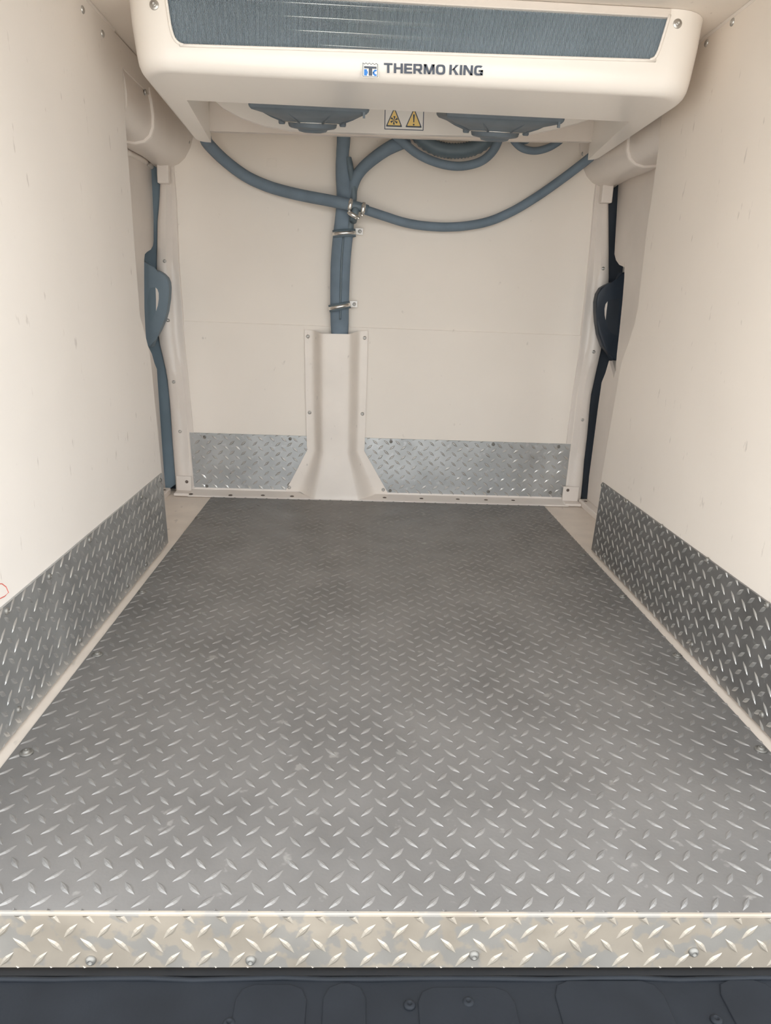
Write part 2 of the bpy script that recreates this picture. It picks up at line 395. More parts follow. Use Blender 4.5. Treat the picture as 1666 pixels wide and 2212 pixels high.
dr = door('door_1', 0.887, 1,
     [(1338, 372), (1335.6, 406), (1330, 506), (1327.7, 549), (1331, 562), (1338, 572), (1349, 577), (1350, 558), (1349, 600), (1345, 650), (1339, 710), (1333, 764), (1330, 800), (1326, 818), (1324, 806), (1316, 779), (1308, 806), (1300, 826), (1292, 881), (1281, 967), (1273, 1028), (1268.7, 1078)],
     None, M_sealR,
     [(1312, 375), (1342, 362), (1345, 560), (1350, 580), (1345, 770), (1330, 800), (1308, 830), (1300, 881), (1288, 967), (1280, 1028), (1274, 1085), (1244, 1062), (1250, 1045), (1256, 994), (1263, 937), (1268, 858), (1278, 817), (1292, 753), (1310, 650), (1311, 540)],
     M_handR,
     [(1349, 588), (1336, 590), (1328, 606), (1314, 611), (1303, 616), (1293, 622), (1285, 635), (1281.5, 653), (1281.6, 675), (1283, 695), (1287, 721), (1296, 747), (1308, 762), (1317, 777), (1325, 778), (1333, 769), (1338, 740), (1345, 690), (1350, 640)],
     [(1313, 651), (1308.5, 657), (1306.4, 667), (1306.6, 680), (1308.7, 691), (1310.5, 672), (1312.5, 658)],
     [(1313.5, 650), (1319, 647), (1338, 645), (1334, 724), (1322, 720), (1313, 706), (1309, 692), (1311, 672)])
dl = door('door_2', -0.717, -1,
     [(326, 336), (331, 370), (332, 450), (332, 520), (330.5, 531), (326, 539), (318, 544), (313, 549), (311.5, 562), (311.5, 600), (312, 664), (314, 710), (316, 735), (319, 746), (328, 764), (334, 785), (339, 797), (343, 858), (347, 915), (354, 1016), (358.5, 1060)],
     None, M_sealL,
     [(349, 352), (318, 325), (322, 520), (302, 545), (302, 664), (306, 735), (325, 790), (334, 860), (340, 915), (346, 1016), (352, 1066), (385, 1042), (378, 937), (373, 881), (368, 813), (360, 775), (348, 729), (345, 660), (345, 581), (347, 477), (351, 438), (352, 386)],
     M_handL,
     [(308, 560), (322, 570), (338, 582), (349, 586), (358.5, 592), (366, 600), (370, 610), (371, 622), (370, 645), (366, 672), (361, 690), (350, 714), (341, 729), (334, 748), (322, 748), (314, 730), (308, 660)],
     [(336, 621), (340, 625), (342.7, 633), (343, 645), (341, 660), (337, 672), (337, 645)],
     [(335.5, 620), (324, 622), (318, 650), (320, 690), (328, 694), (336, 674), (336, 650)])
screw_on(dr, [at(1343, 383, x=0.887)], (-1, 0, 0), 0.007, 0.003, M_dark)
screw_on(dl, [at(278, 314, x=-0.717), at(321, 348, x=-0.717)], (1, 0, 0), 0.007, 0.003, M_dark)
# pressed rail across the top of each door skin
for d, sx, s, line in ((dr, 0.887, 1, [(1338, 388), (1352, 378), (1385, 362), (1420, 350)]), (dl, -0.717, -1, [(330, 362), (318, 352), (298, 340), (276, 330)])):
    bm = bmesh.new()
    tube(bm, catmull([at(u, v, x=sx) for u, v in line], 5), 0.009, 10)
    obj('pressed_rail', bm, M_paint, d, True)

# rounded roof rail over each door, with an overlapping sleeve
RP = [at(u, v, y=2.745) for u, v in ((1249, 285), (1252, 308), (1254, 330), (1259, 358), (1268, 380), (1280, 394), (1294, 402))]
RP = [(p.x, p.z) for p in RP] + [(0.838, 1.122), (0.872, 1.128), (0.90, 1.15), (0.90, 1.27), (0.81, 1.29)]
BP = [(0.774, 1.262), (0.767, 1.230), (0.7635, 1.195), (0.765, 1.167), (0.774, 1.146), (0.790, 1.132), (0.815, 1.126), (0.845, 1.129), (0.872, 1.135), (0.90, 1.15), (0.90, 1.24), (0.81, 1.262)]
BP = [(x + (0.007 if x < 0.86 else 0), z) for x, z in BP]
def rail(name, mir):
    f = (lambda x: 2 * MID - x) if mir else (lambda x: x)
    bm = bmesh.new()
    def ring(y, t, g=1.0):
        return [V((f(0.84 + (a[0] + (b[0] - a[0]) * t - 0.84) * g), y, 1.20 + (a[1] + (b[1] - a[1]) * t - 1.20) * g)) for a, b in zip(BP, RP)]
    loft(bm, [ring(YB - 0.001, 1.0), ring(YB - 0.004, 1.0), ring(YB - 0.007, 0.93), ring(YB - 0.014, 0.78), ring(YB - 0.035, 0.6), ring(YB - 0.08, 0.42), ring(YB - 0.15, 0.25), ring(2.48, 0.10, 1.07), ring(2.345, 0.04, 1.10), ring(2.340, 0.03, 1.10), ring(2.3365, 0.03, 1.075), ring(2.336, 0.0, 0.93)])
    o = struct(name, bm, M_paint); smooth_by_angle(o, 50)
    bm = bmesh.new()
    loft(bm, [ring(2.36, 0.0, 0.99), ring(2.20, 0.0, 1.0), ring(2.105, 0.0, 1.0)])
    sl = obj('rail_sleeve', bm, M_paint, o); smooth_by_angle(sl, 50)
    bm = bmesh.new()
    xc = f(0.838)
    box(bm, (xc - 0.019, YB - 0.045, 1.072), (xc + 0.019, YB - 0.012, 1.14), 0.004)
    obj('rail_end_tab', bm, M_paint, o)
    return o
hr = rail('trim_8', False); hl_ = rail('trim_9', True)
screw_on(hr, [at(1261, 332, y=YB - 0.013)], (0, -1, 0), 0.0075, 0.004)
screw_on(hl_, [at(406, 306, y=YB - 0.016)], (0, -1, 0), 0.0075, 0.004)

# ------------------------------------------------------------------ floor plate
TH = 0.003
fp = thing('floor_plate', 'large grey diamond tread plate covering the van floor, bent down over the rear sill', 'floor plate', (MID, 1.7, -TH))
bm = bmesh.new()
zl = -0.080
secs = [(PY1, 0.0), (PY0 + 0.004, 0.0)] + [(PY0 + 0.004 - 0.004 * math.sin(a), -0.004 + 0.004 * math.cos(a)) for a in (0.5, 1.05, math.pi / 2)] + [(PY0, zl)]
inn = [(PY0 + TH, zl), (PY0 + TH, -0.0045), (PY0 + 0.0045, -TH), (PY1, -TH)]
allp = secs + inn
# the plate top is one mesh with two materials: worn top, lip with warm ground bounce in its colour
xs = (PXL, PXR)
vs = loft(bm, [[V((x, y, z)) for y, z in allp] for x in xs])
bm.faces.ensure_lookup_table()
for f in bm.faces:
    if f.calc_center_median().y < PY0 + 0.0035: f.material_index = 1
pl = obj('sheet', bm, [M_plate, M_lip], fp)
PPY, PPX = 0.0420, 0.0392
c0 = at(729.1, 1893.5, z=0)
bm = bmesh.new()
tread(bm, V((0, 0, 0)), V((0, 1, 0)), V((1, 0, 0)), V((0, 0, 1)), (PY0 + 0.004, PY1, PXL, PXR), PPY, PPX, (c0.y, c0.x), 41)
obj('raised_tread', bm, M_bar, fp, False, 'stuff')
bm = bmesh.new()
# on the lip the sheet runs down: a = distance along the sheet from the bend
lipoff = PY0 + 0.004 - 0.0063
tread(bm, V((0, PY0, -0.004)), V((0, 0, 1)), V((1, 0, 0)), V((0, -1, 0)), (zl + 0.004, 0.0, PXL, PXR), PPY, PPX, (c0.y - PPY * 4 - lipoff, c0.x), 41)
obj('raised_lip_tread', bm, M_lipbar, fp, False, 'stuff')
for u, v in ((57, 1627), (210.5, 1414.6), (307, 1280), (378, 1189), (428.6, 1118.7), (1644, 1620), (1463.5, 1417.6), (1345, 1289.5), (1259.5, 1199)):
    bm = bmesh.new(); washer_screw(bm, at(u, v, z=0.0005), (0, 0, 1), 0.0105); obj('washer_screw', bm, M_dull, fp, True)
for u, v in ((197, 2073), (542, 2073), (1024, 2062), (1498, 2055)):
    bm = bmesh.new(); disc_screw(bm, at(u, v, y=PY0), (0, -1, 0), 0.0065, 0.005); obj('lip_screw', bm, M_dull, fp, True)

# ------------------------------------------------------------------ kick plates
def kick(name, label, base, poly, off, O, A, Bv, Nn, rect, pa, pb, ph, screws, nrm, sg=1, km=None):
    t = thing(name, label, 'kick plate', base, 'diamond tread kick plates')
    bm = bmesh.new(); prism(bm, poly, off); obj('sheet', bm, km or M_kick, t)
    bm = bmesh.new(); tread(bm, O, A, Bv, Nn, rect, pa, pb, ph, 40 * sg); obj('raised_tread', bm, M_kbar, t, False, 'stuff')
    for p in screws:
        bm = bmesh.new(); disc_screw(bm, p, nrm, 0.0062, 0.0042); obj('screw', bm, M_dull, t, True)
    return t
ZK = 0.222
xk = KL + 0.004
yl0, yl1 = at(364, 1176, x=xk).y, at(350, 1020, x=xk).y
zz = lambda a: (a[0] / 6.664, 1300 + a[1] / 6.664)
cl = at(*zz((240, 625)), x=xk)
kick('kick_plate', 'diamond tread kick plate along the foot of the left side wall', (xk, 1.5, 0.002),
     [V((KL, YR, 0.003)), V((KL, yl0, 0.003)), V((KL, yl1, ZK)), V((KL, YR, ZK))], (0.004, 0, 0),
     V((xk, 0, 0)), V((0, 1, 0)), V((0, 0, 1)), V((1, 0, 0)), (YR, yl1, 0.003, ZK), 0.0415, 0.0362, (cl.y, cl.z),
     [at(u, v, x=xk) for u, v in ((346, 1037), (305, 1074), (193, 1166), (106, 1245), (14, 1320), (315, 1220), (275, 1266), (172.5, 1383), (39.6, 1533))], (1, 0, 0), 1)
xk2 = KR - 0.004
yr0, yr1 = at(1278, 1185, x=xk2).y, at(1302, 1033, x=xk2).y
cr = at(1250 + 775 / 3.16, 1000 + 455 / 3.16, x=xk2)
kick('kick_plate', 'diamond tread kick plate along the foot of the right side wall', (xk2, 1.5, 0.002),
     [V((KR, YR, 0.003)), V((KR, yr0, 0.003)), V((KR, yr1, ZK)), V((KR, YR, ZK))], (-0.004, 0, 0),
     V((xk2, 0, 0)), V((0, 1, 0)), V((0, 0, 1)), V((-1, 0, 0)), (YR, yr1, 0.003, ZK), 0.0415, 0.0362, (cr.y, cr.z),
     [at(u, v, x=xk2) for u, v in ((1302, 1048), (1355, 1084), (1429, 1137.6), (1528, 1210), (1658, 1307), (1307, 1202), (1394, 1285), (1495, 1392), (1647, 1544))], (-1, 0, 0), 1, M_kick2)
yk = YB - 0.0075
ZB0, ZB1 = 0.0135, 0.226
cb = at(463.2, 945, y=yk)
kick('kick_plate', 'diamond tread kick plate across the bulkhead, running behind the duct cover', (MID, yk, ZB0),
     [V((-0.606, YB - 0.0037, ZB0)), V((0.807, YB - 0.0037, ZB0)), V((0.812, YB - 0.0037, ZB1)), V((-0.617, YB - 0.0037, ZB1))], (0, -0.0038, 0),
     V((0, yk, 0)), V((1, 0, 0)), V((0, 0, 1)), V((0, -1, 0)), (-0.606, 0.808, ZB0, ZB1), 0.0427, 0.0373, (cb.x, cb.z),
     [at(u, v, y=yk) for u, v in ((442, 944), (627, 948), (447, 1050), (845, 954), (1066, 960), (1207, 965), (843, 1060), (1055, 1062), (1189, 1064))], (0, -1, 0), -1)

# ------------------------------------------------------------------ duct cover in front of the bulkhead
dc = thing('duct_cover', 'cream sheet metal duct cover flaring to the floor at the bulkhead', 'cover', (at(727, 1083, z=0).x, YB - 0.03, 0.001))
bm = bmesh.new()
yw = YB - 0.0115
rowsL = [(658, 713), (660, 840), (663, 962), (664, 972), (640, 1018), (617, 1060)]
rowsR = [(795, 715), (792, 842), (788, 964), (787, 974), (814, 1022), (840, 1068)]
dep = [0.048, 0.049, 0.052, 0.053, 0.060, 0.066]
ramp = [(0.115 + 0.185 * k / 8, 0.5 - 0.5 * math.cos(math.pi * k / 8)) for k in range(9)]
prof = [(0, 0), (0.08, 0.0)] + ramp + [(0.36, 1.0), (0.5, 1.0), (0.64, 1.0)] + [(1 - a, h) for a, h in reversed(ramp)] + [(0.92, 0), (1, 0)]
Ls = [at(u, v, y=yw) for u, v in rowsL]; Rs = [at(u, v, y=yw) for u, v in rowsR]
def interp(rows, t):
    k = min(int(t), len(rows) - 2); return rows[k].lerp(rows[k + 1], t - k)
grid = []
NR = 25
for i in range(NR + 1):
    t = (len(Ls) - 1) * i / NR
    l, r = interp(Ls, t), interp(Rs, t)
    k = min(int(t), len(dep) - 2); d = dep[k] + (dep[k + 1] - dep[k]) * (t - k)
    flare = max(0.0, (t - 3) / 2)
    row = []
    for a, hgt in prof:
        e = a
        if flare > 0: e = a + (0.5 - a) * 0.0
        p = l.lerp(r, e); p.y -= d * hgt
        if i == NR: p.z -= 0.026 * hgt
        elif t > 3: p.z -= 0.026 * hgt * flare
        if t < 0.3: p.z -= 0.010 * hgt * (1 - t / 0.3)
        p.z = max(p.z, 0.003)
        row.append(p)
    grid.append(row)
loft(bm, [row + [p + V((0, 0.0016, 0)) for p in reversed(row)] for row in grid])
o = obj('cover_sheet', bm, M_cover, dc); smooth_by_angle(o, 60)
for u, v in ((665.4, 726.8), (788, 730), (669, 891), (783, 894), (625, 1053), (828, 1058)):
    bm = bmesh.new(); disc_screw(bm, at(u, v, y=yw - 0.0008), (0, -1, 0), 0.0066, 0.0045); obj('screw', bm, M_steel, dc, True)

# ------------------------------------------------------------------ evaporator unit
UX0, UX1, UY0, UY1, UZ = -0.505, 0.730, 1.745, 2.56, 1.160
ev = thing('evaporator', 'white ceiling refrigeration unit with dark coil, twin fans and lettered front band', 'refrigeration unit', ((UX0 + UX1) / 2, 2.1, ZC))
def rrect(x0, x1, y0, y1, r, z, n=8):
    pts = []
    for cx, cy, a in ((x1 - r, y0 + r, -90), (x1 - 0.03, y1 - 0.03, 0), (x0 + 0.03, y1 - 0.03, 90), (x0 + r, y0 + r, 180)):
        rr = r if cy < (y0 + y1) / 2 else 0.03
        for k in range(n + 1):
            q = math.radians(a + 90 * k / n); pts.append(V((cx + rr * math.cos(q), cy + rr * math.sin(q), z)))
    return pts
def apply_bool(o, cutters):
    for c in cutters:
        m = o.modifiers.new('b', 'BOOLEAN'); m.operation = 'DIFFERENCE'; m.solver = 'EXACT'; m.object = c
    bpy.context.view_layer.update()
    dg = bpy.context.evaluated_depsgraph_get()
    me = bpy.data.meshes.new_from_object(o.evaluated_get(dg))
    o.modifiers.clear(); o.data = me
    for c in cutters:
        cm = c.data; bpy.data.objects.remove(c); bpy.data.meshes.remove(cm)
bm = bmesh.new()
loft(bm, [rrect(UX0, UX1, UY0, UY1, 0.085, ZC - 0.0005), rrect(UX0 + 0.004, UX1 - 0.004, UY0, UY1, 0.085, 1.26), rrect(UX0 + 0.012, UX1 - 0.012, UY0, UY1, 0.08, 1.205)] +
     [rrect(UX0 + 0.014 + q * 0.6, UX1 - 0.014 - q * 0.6, UY0 + q, UY1, 0.08, z) for q, z in ((0.0, 1.192), (0.003, 1.180), (0.009, 1.170), (0.018, 1.163), (0.03, UZ))])
for v in bm.verts:                          # the sides spread and the belly rises a little towards the bulkhead
    if v.co.y > 2.4:
        v.co.x += 0.040 * (1 if v.co.x > 0.1 else -1)
        if v.co.z < 1.25: v.co.z += 0.016
hs = obj('housing', bm, M_house, ev)
# grille opening in the front
GY = UY0
gpts_px = [(356, -6), (366, 45), (371, 68), (376, 82), (384, 92), (396, 97.5), (415, 99), (700, 108), (1000, 118), (1385, 130.5), (1402, 130), (1414, 125), (1421, 114), (1428, 95), (1449, 17)]
gp = [at(u, v, y=GY) for u, v in gpts_px]
gp[0].z = ZC - 0.012; gp[-1].z = ZC - 0.012
cm = bmesh.new(); prism(cm, [p - V((0, 0.05, 0)) for p in gp], (0, 0.115, 0)); c1 = obj('cut', cm, M_house)
# fan bay behind the front strip of the underside
FB = 2.005
cm = bmesh.new()
fb = [V((-0.430, FB, 1.10)), V((0.655, FB, 1.10)), V((0.728, UY1 + 0.1, 1.10)), V((-0.486, UY1 + 0.1, 1.10))]
prism(cm, fb, (0, 0, 0.185)); c2 = obj('cut', cm, M_house)
apply_bool(hs, [c1, c2]); smooth_by_angle(hs, 40)
wn = hs.modifiers.new('weighted', 'WEIGHTED_NORMAL'); wn.keep_sharp = True; wn.weight = 100
# raised rim round the opening
bm = bmesh.new(); tube(bm, [p + V((0, -0.001, 0)) for p in catmull(gp, 4)], 0.0032, 8); obj('grille_rim', bm, M_house, ev, True)
# header strip over the coil
bm = bmesh.new(); box(bm, (gp[0].x - 0.002, UY0 - 0.002, ZC - 0.017), (gp[-1].x + 0.002, UY0 + 0.02, ZC - 0.0005), 0.002)
obj('header_strip', bm, M_paint, ev)
# coil: back board, fins, tubes
gx0, gx1 = gp[0].x, gp[-1].x; gz0 = min(p.z for p in gp)
yc0 = UY0 + 0.007
bm = bmesh.new(); box(bm, (gx0 - 0.004, yc0 + 0.032, gz0 - 0.004), (gx1 + 0.004, yc0 + 0.040, ZC - 0.012)); coil = obj('coil', bm, M_coilb, ev)
bm = bmesh.new()
nf = 400
for i in range(nf):
    x = gx0 + (gx1 - gx0) * (i + 0.5) / nf
    zb = gz0 + 0.001
    fr = (x - gx0)
    box(bm, (x - 0.0005, yc0, gz0 - 0.004), (x + 0.0005, yc0 + 0.033, ZC - 0.013))
obj('fins', bm, M_coil, coil, False, 'stuff')
for k, z in enumerate((gz0 + 0.018, gz0 + 0.043, gz0 + 0.068, gz0 + 0.093)):
    bm = bmesh.new(); tube(bm, [V((gx0, yc0 + 0.018, z)), V((gx1, yc0 + 0.018, z))], 0.0036, 10); obj('coil_tube', bm, M_ctube, coil, True)
# unit fixing screws
for u, v in ((333, 10), (1464, 51)):
    p = at(u, v, y=UY0)
    bm = bmesh.new(); washer_screw(bm, p + V((0, 0.002 if u > 800 else 0.002, 0)), (0, -1, 0), 0.0095); obj('screw', bm, M_steel, ev, True)
# fan deck behind the fans: panel with rounded lower ends, and the drain pan behind it
def arc_panel(y, pts, th): 
    b = bmesh.new(); prism(b, [at(u, v, y=y) for u, v in pts], (0, th, 0)); return b
lowc = [(462, 215), (480, 232), (520, 254), (570, 271), (625, 281), (700, 285), (900, 291), (1090, 295), (1140, 290), (1190, 281), (1250, 265), (1295, 248), (1310, 235)]
deck = obj('fan_deck', arc_panel(2.44, lowc + [(1300, 205), (470, 190)], 0.02), M_house, ev); 
pan = obj('drain_pan', arc_panel(2.52, [(452, 283), (700, 291), (900, 298), (1100, 304), (1284, 306), (1284, 215), (452, 190)], 0.02), M_paint, ev)
# side lugs: lowered tails of the housing down the two edges
for pts, yy in (([(1372, 252), (1432, 247), (1356, 306), (1300, 331), (1287, 333), (1281, 326), (1281, 262), (1330, 246)], 2.30),):
    pass
# fans
def fan(cx, px):
    ctr = V((cx, 2.19, 1.199))
    tilt = Matrix.Rotation(math.radians(13), 4, 'X')
    T = Matrix.Translation(ctr) @ tilt
    bm = bmesh.new(); hw = 0.150
    box(bm, (-hw, -hw, -0.002), (hw, hw, 0.045), 0.006)
    bm.transform(T); fr = obj('fan_frame', bm, M_fan, ev)
    bm = bmesh.new()
    rings = []
    for r, z, sq in ((0.150, -0.001, 1.0), (0.146, -0.005, 1.0), (0.118, -0.017, 0.45), (0.086, -0.028, 0.0), (0.084, -0.030, 0.0)):
        ring = []
        for k in range(32):
            a = 2 * math.pi * k / 32; c, s = math.cos(a), math.sin(a)
            m = max(abs(c), abs(s)); q = (1 - sq) + sq / m * 0.98
            ring.append(V((r * c * q, r * s * q, z)))
        rings.append(ring)
    loft(bm, rings); bm.transform(T); sh = obj('fan_shroud', bm, M_fan, ev); smooth_by_angle(sh, 40)
    for k in range(8):
        a = 2 * math.pi * (k + 0.5) / 8
        bm = bmesh.new()
        tube(bm, [V((math.cos(a) * r, math.sin(a) * r, z)) for r, z in ((0.143, -0.006), (0.115, -0.019), (0.08, -0.031))], 0.0028, 6)
        bm.transform(T); obj('guard_rib', bm, M_fan, ev, True)
    bm = bmesh.new()
    lathe(bm, (0, 0, -0.028), (0, 0, -1), [(0.078, 0), (0.078, 0.003), (0.066, 0.004), (0.063, 0.014), (0.058, 0.017), (0.040, 0.020), (0.036, 0.025), (0.022, 0.028), (0, 0.028)], 36)
    bm.transform(T); hb = obj('motor_hub', bm, M_fan, ev); smooth_by_angle(hb, 40)
    bm = bmesh.new()
    lathe(bm, (0, 0, -0.0305), (0, 0, -1), [(0.0790, -0.001), (0.0790, 0.0012), (0.076, 0.0014)], 40)
    bm.transform(T); obj('hub_ring', bm, M_bright, hb, True)
    for a in (-170, -10, 80):
        bm = bmesh.new(); ca, sa = math.cos(math.radians(a)) * 0.082, math.sin(math.radians(a)) * 0.082
        lathe(bm, (ca, sa, -0.027), (0, 0, -1), [(0.009, 0), (0.009, 0.008), (0.007, 0.011), (0, 0.011)], 10)
        bm.transform(T); obj('lug', bm, M_fan, hb, True)
    bm = bmesh.new(); box(bm, (hw - 0.016, -hw + 0.002, -0.014), (hw - 0.010, -hw + 0.010, 0.0)); bm.transform(T); obj('frame_clip', bm, M_fan, fr)
fan((at(543, 228, y=2.06).x + at(793, 238, y=2.06).x) / 2, 0)
fan((at(967, 242, y=2.06).x + at(1215, 250, y=2.06).x) / 2, 1)

# ---- print on the front band
def poly2(bm, pts, T, th=0.0006):
    prism(bm, [T(a, b) for a, b in pts], V((0, -th, 0)))
def ring2(bm, T, cx, cy, rx, ry, wx, wy, a0=0, a1=360, n=28, e=0.62):
    def se(a, x, y):
        c, s = math.cos(a), math.sin(a)
        return (cx + x * math.copysign(abs(c) ** e, c), cy + y * math.copysign(abs(s) ** e, s))
    for k in range(n):
        q0, q1 = math.radians(a0 + (a1 - a0) * k / n), math.radians(a0 + (a1 - a0) * (k + 1) / n)
        poly2(bm, [se(q0, rx, ry), se(q1, rx, ry), se(q1, rx - wx, ry - wy), se(q0, rx - wx, ry - wy)], T)
def R(x0, y0, x1, y1): return [(x0, y0), (x1, y0), (x1, y1), (x0, y1)]
SW, SH = 0.27, 0.20
LET = {
 'T': (0.98, [R(0, 1 - SH, 0.98, 1), R(0.355, 0, 0.355 + SW, 1 - SH)], []),
 'H': (1.02, [R(0, 0, SW, 1), R(1.02 - SW, 0, 1.02, 1), R(SW, 0.4, 1.02 - SW, 0.6)], []),
 'E': (0.90, [R(0, 0, SW, 1), R(SW, 0, 0.90, SH), R(SW, 0.4, 0.86, 0.6), R(SW, 1 - SH, 0.90, 1)], []),
 'R': (1.02, [R(0, 0, SW, 1), R(SW, 1 - SH, 0.74, 1), R(SW, 0.33, 0.74, 0.33 + SH), [(0.44, 0.36), (0.74, 0.36), (1.04, 0), (0.72, 0)]], [(0.70, 0.665, 0.30, 0.335, 0.26, SH, -90, 90)]),
 'M': (1.24, [R(0, 0, 0.25, 1), R(0.99, 0, 1.24, 1), [(0.0, 1), (0.36, 1), (0.72, 0), (0.5, 0)], [(0.88, 1), (1.24, 1), (0.74, 0), (0.52, 0)]], []),
 'O': (1.06, [], [(0.53, 0.5, 0.53, 0.51, SW, SH, 0, 360)]),
 'K': (1.02, [R(0, 0, SW, 1), [(SW, 0.42), (0.68, 1), (1.02, 1), (0.50, 0.5), (SW, 0.5)], [(0.36, 0.56), (0.56, 0.66), (1.06, 0), (0.70, 0)]], []),
 'I': (0.27, [R(0, 0, SW, 1)], []),
 'N': (1.06, [R(0, 0, 0.26, 1), R(0.80, 0, 1.06, 1), [(0, 1), (0.30, 1), (1.06, 0), (0.76, 0)]], []),
 'G': (1.02, [R(0.52, 0.36, 1.0, 0.55), R(0.74, 0.02, 1.0, 0.55)], [(0.52, 0.5, 0.52, 0.51, SW, SH, 48, 320)]),
}
yp = UY0 - 0.0001
def word(text, pl0, pr0, pl1):                # left-bottom, right-bottom, left-top places
    tot = sum(LET[c][0] for c in text) + 0.14 * (len(text) - 1)
    a, b, c = [at(*q, y=yp) for q in (pl0, pr0, pl1)]
    ux = (b - a) / tot; uz = (c - a)
    x = 0
    for ch in text:
        w, polys, rings = LET[ch]
        bm = bmesh.new()
        T = lambda p, q, x=x: a + ux * (x + p) + uz * q
        for p in polys: poly2(bm, p, T)
        for r in rings: ring2(bm, T, *r)
        o = obj('letter', bm, M_logo, ev)
        x += w + 0.14
word('THERMO', (829.5, 157.5), (962, 161.5), (829.5, 136))
word('KING', (970.5, 161.5), (1043.5, 163.5), (971.5, 140))
# emblem: framed stamp with wavy top, dark T, blue K
a, b, c = [at(*q, y=yp) for q in ((783.5, 165.3), (816.5, 167), (783.5, 135.5))]
TE = lambda p, q: a + (b - a) * p + (c - a) * q
bm = bmesh.new()
poly2(bm, [(-0.04, -0.04), (1.04, -0.04), (1.04, 1.0), (-0.04, 1.0)], TE, 0.0003)
em = obj('emblem', bm, M_stick, ev)
bm = bmesh.new(); t2 = 0.035
for q in (R(0, 0, t2, 0.95), R(1 - t2, 0, 1, 0.95), R(0, 0, 1, t2)): poly2(bm, q, TE)
wv = [(k / 40, 0.95 + 0.04 * math.cos(k / 40 * 2 * math.pi * 4.5)) for k in range(41)]
for p, q in zip(wv, wv[1:]): poly2(bm, [(p[0], p[1] - 0.025), (q[0], q[1] - 0.025), (q[0], q[1] + 0.02), (p[0], p[1] + 0.02)], TE)
obj('emblem_frame', bm, M_logo, em)
bm = bmesh.new(); poly2(bm, R(0.1, 0.60, 0.91, 0.76), TE); poly2(bm, R(0.40, 0.08, 0.63, 0.60), TE); obj('emblem_t', bm, M_logo, em)
bm = bmesh.new()
for q in (R(0.1, 0.08, 0.29, 0.54), R(0.29, 0.22, 0.34, 0.40), [(0.66, 0.36), (0.78, 0.54), (0.92, 0.54), (0.92, 0.44), (0.82, 0.40), (0.76, 0.31), (0.66, 0.26)], [(0.66, 0.36), (0.66, 0.22), (0.78, 0.08), (0.92, 0.08), (0.92, 0.2), (0.82, 0.22), (0.76, 0.31)]): poly2(bm, q, TE)
obj('emblem_k', bm, M_blue, em)
# warning sticker on the fan deck
ys = 2.4395
a, b, c = [at(*q, y=ys) for q in ((830.5, 279.5), (915, 282.5), (831.5, 222))]
TS = lambda p, q: a + (b - a) * p + (c - a) * q
bm = bmesh.new(); poly2(bm, R(-0.01, -0.01, 1.01, 1.0), TS, 0.0004); st = obj('warning_sticker', bm, M_stick, ev, label='white sticker with two yellow warning triangles')
bm = bmesh.new()
for q in (R(0, 0, 1, 0.03), R(0, 0, 0.02, 1), R(0.98, 0, 1, 1)): poly2(bm, q, TS, 0.0008)
obj('sticker_border', bm, M_logo, st)
for cx in (0.245, 0.745):
    def tri(g): 
        o_ = (cx, 0.14 + 0.24)
        return [(o_[0] + (p - o_[0]) * g, o_[1] + (q - o_[1]) * g) for p, q in ((cx - 0.205, 0.13), (cx - 0.19, 0.11), (cx + 0.19, 0.11), (cx + 0.205, 0.13), (cx + 0.015, 0.80), (cx - 0.015, 0.80))]
    bm = bmesh.new(); poly2(bm, tri(1.0), TS, 0.0008); obj('triangle_outline', bm, M_logo, st)
    bm = bmesh.new(); poly2(bm, tri(0.80), TS, 0.0012); obj('triangle_fill', bm, M_yel, st)
    bm = bmesh.new()
    if cx > 0.5:
        poly2(bm, [(cx - 0.012, 0.30), (cx + 0.012, 0.30), (cx + 0.022, 0.60), (cx - 0.022, 0.60)], TS, 0.0016)
        poly2(bm, [(cx + 0.022 * math.cos(k * math.pi / 5), 0.215 + 0.036 * math.sin(k * math.pi / 5)) for k in range(10)], TS, 0.0016)
    else:
        for k in range(6):
            q = math.radians(60 * k + 20)
            f = lambda r, d: (cx + 0.105 * r * math.cos(q + d), 0.35 + 0.175 * r * math.sin(q + d))
            poly2(bm, [f(0, 0), f(0.55, -0.22), f(0.95, -0.12), f(0.92, 0.42), f(0.6, 0.32)], TS, 0.0016)
    obj('triangle_symbol', bm, M_logo, st)

# ------------------------------------------------------------------ hoses on the bulkhead
def hose(name, label, pxy, r, m=M_hose, n=7, flat=None, seg=16, cor=None):
    pts = catmull([at(u, v, y=y) for u, v, y in pxy], n)
    bm = bmesh.new()
    if cor:
        dense = []
        for p, q in zip(pts, pts[1:]):
            k = max(1, int((q - p).length / (cor / 2)))
            for j in range(k): dense.append(p.lerp(q, j / k))
        pts = dense
        rr = [r if i % 2 else r * 0.88 for i in range(len(pts))]
        tube(bm, pts, rr, seg)
    else:
        if isinstance(r, (list, tuple)):
            rr = []
            for i in range(len(pts)):
                t = i / n; k = min(int(t), len(r) - 2); rr.append(r[k] + (r[k + 1] - r[k]) * (t - k))
            tube(bm, pts, rr, seg, flat=flat)
        else: tube(bm, pts, r, seg, flat=flat)
    o = obj(name, bm, m, None, True)
    if label: o['label'] = label; o['category'] = 'hose'
    else: o.parent = h3; o.matrix_parent_inverse = h3.matrix_world.inverted()
    return o
h1 = hose('drain_hose', 'haze-greyed drain hose sagging from the left end of the ceiling unit to the tee', [(443, 296, 2.57), (450, 311, 2.62), (486, 347, 2.70), (532, 381, 2.715), (578, 402, 2.715), (620, 414.5, 2.71), (662, 424, 2.69), (705, 432, 2.665), (735, 438, 2.655), (755, 442, 2.65)], 0.0190)
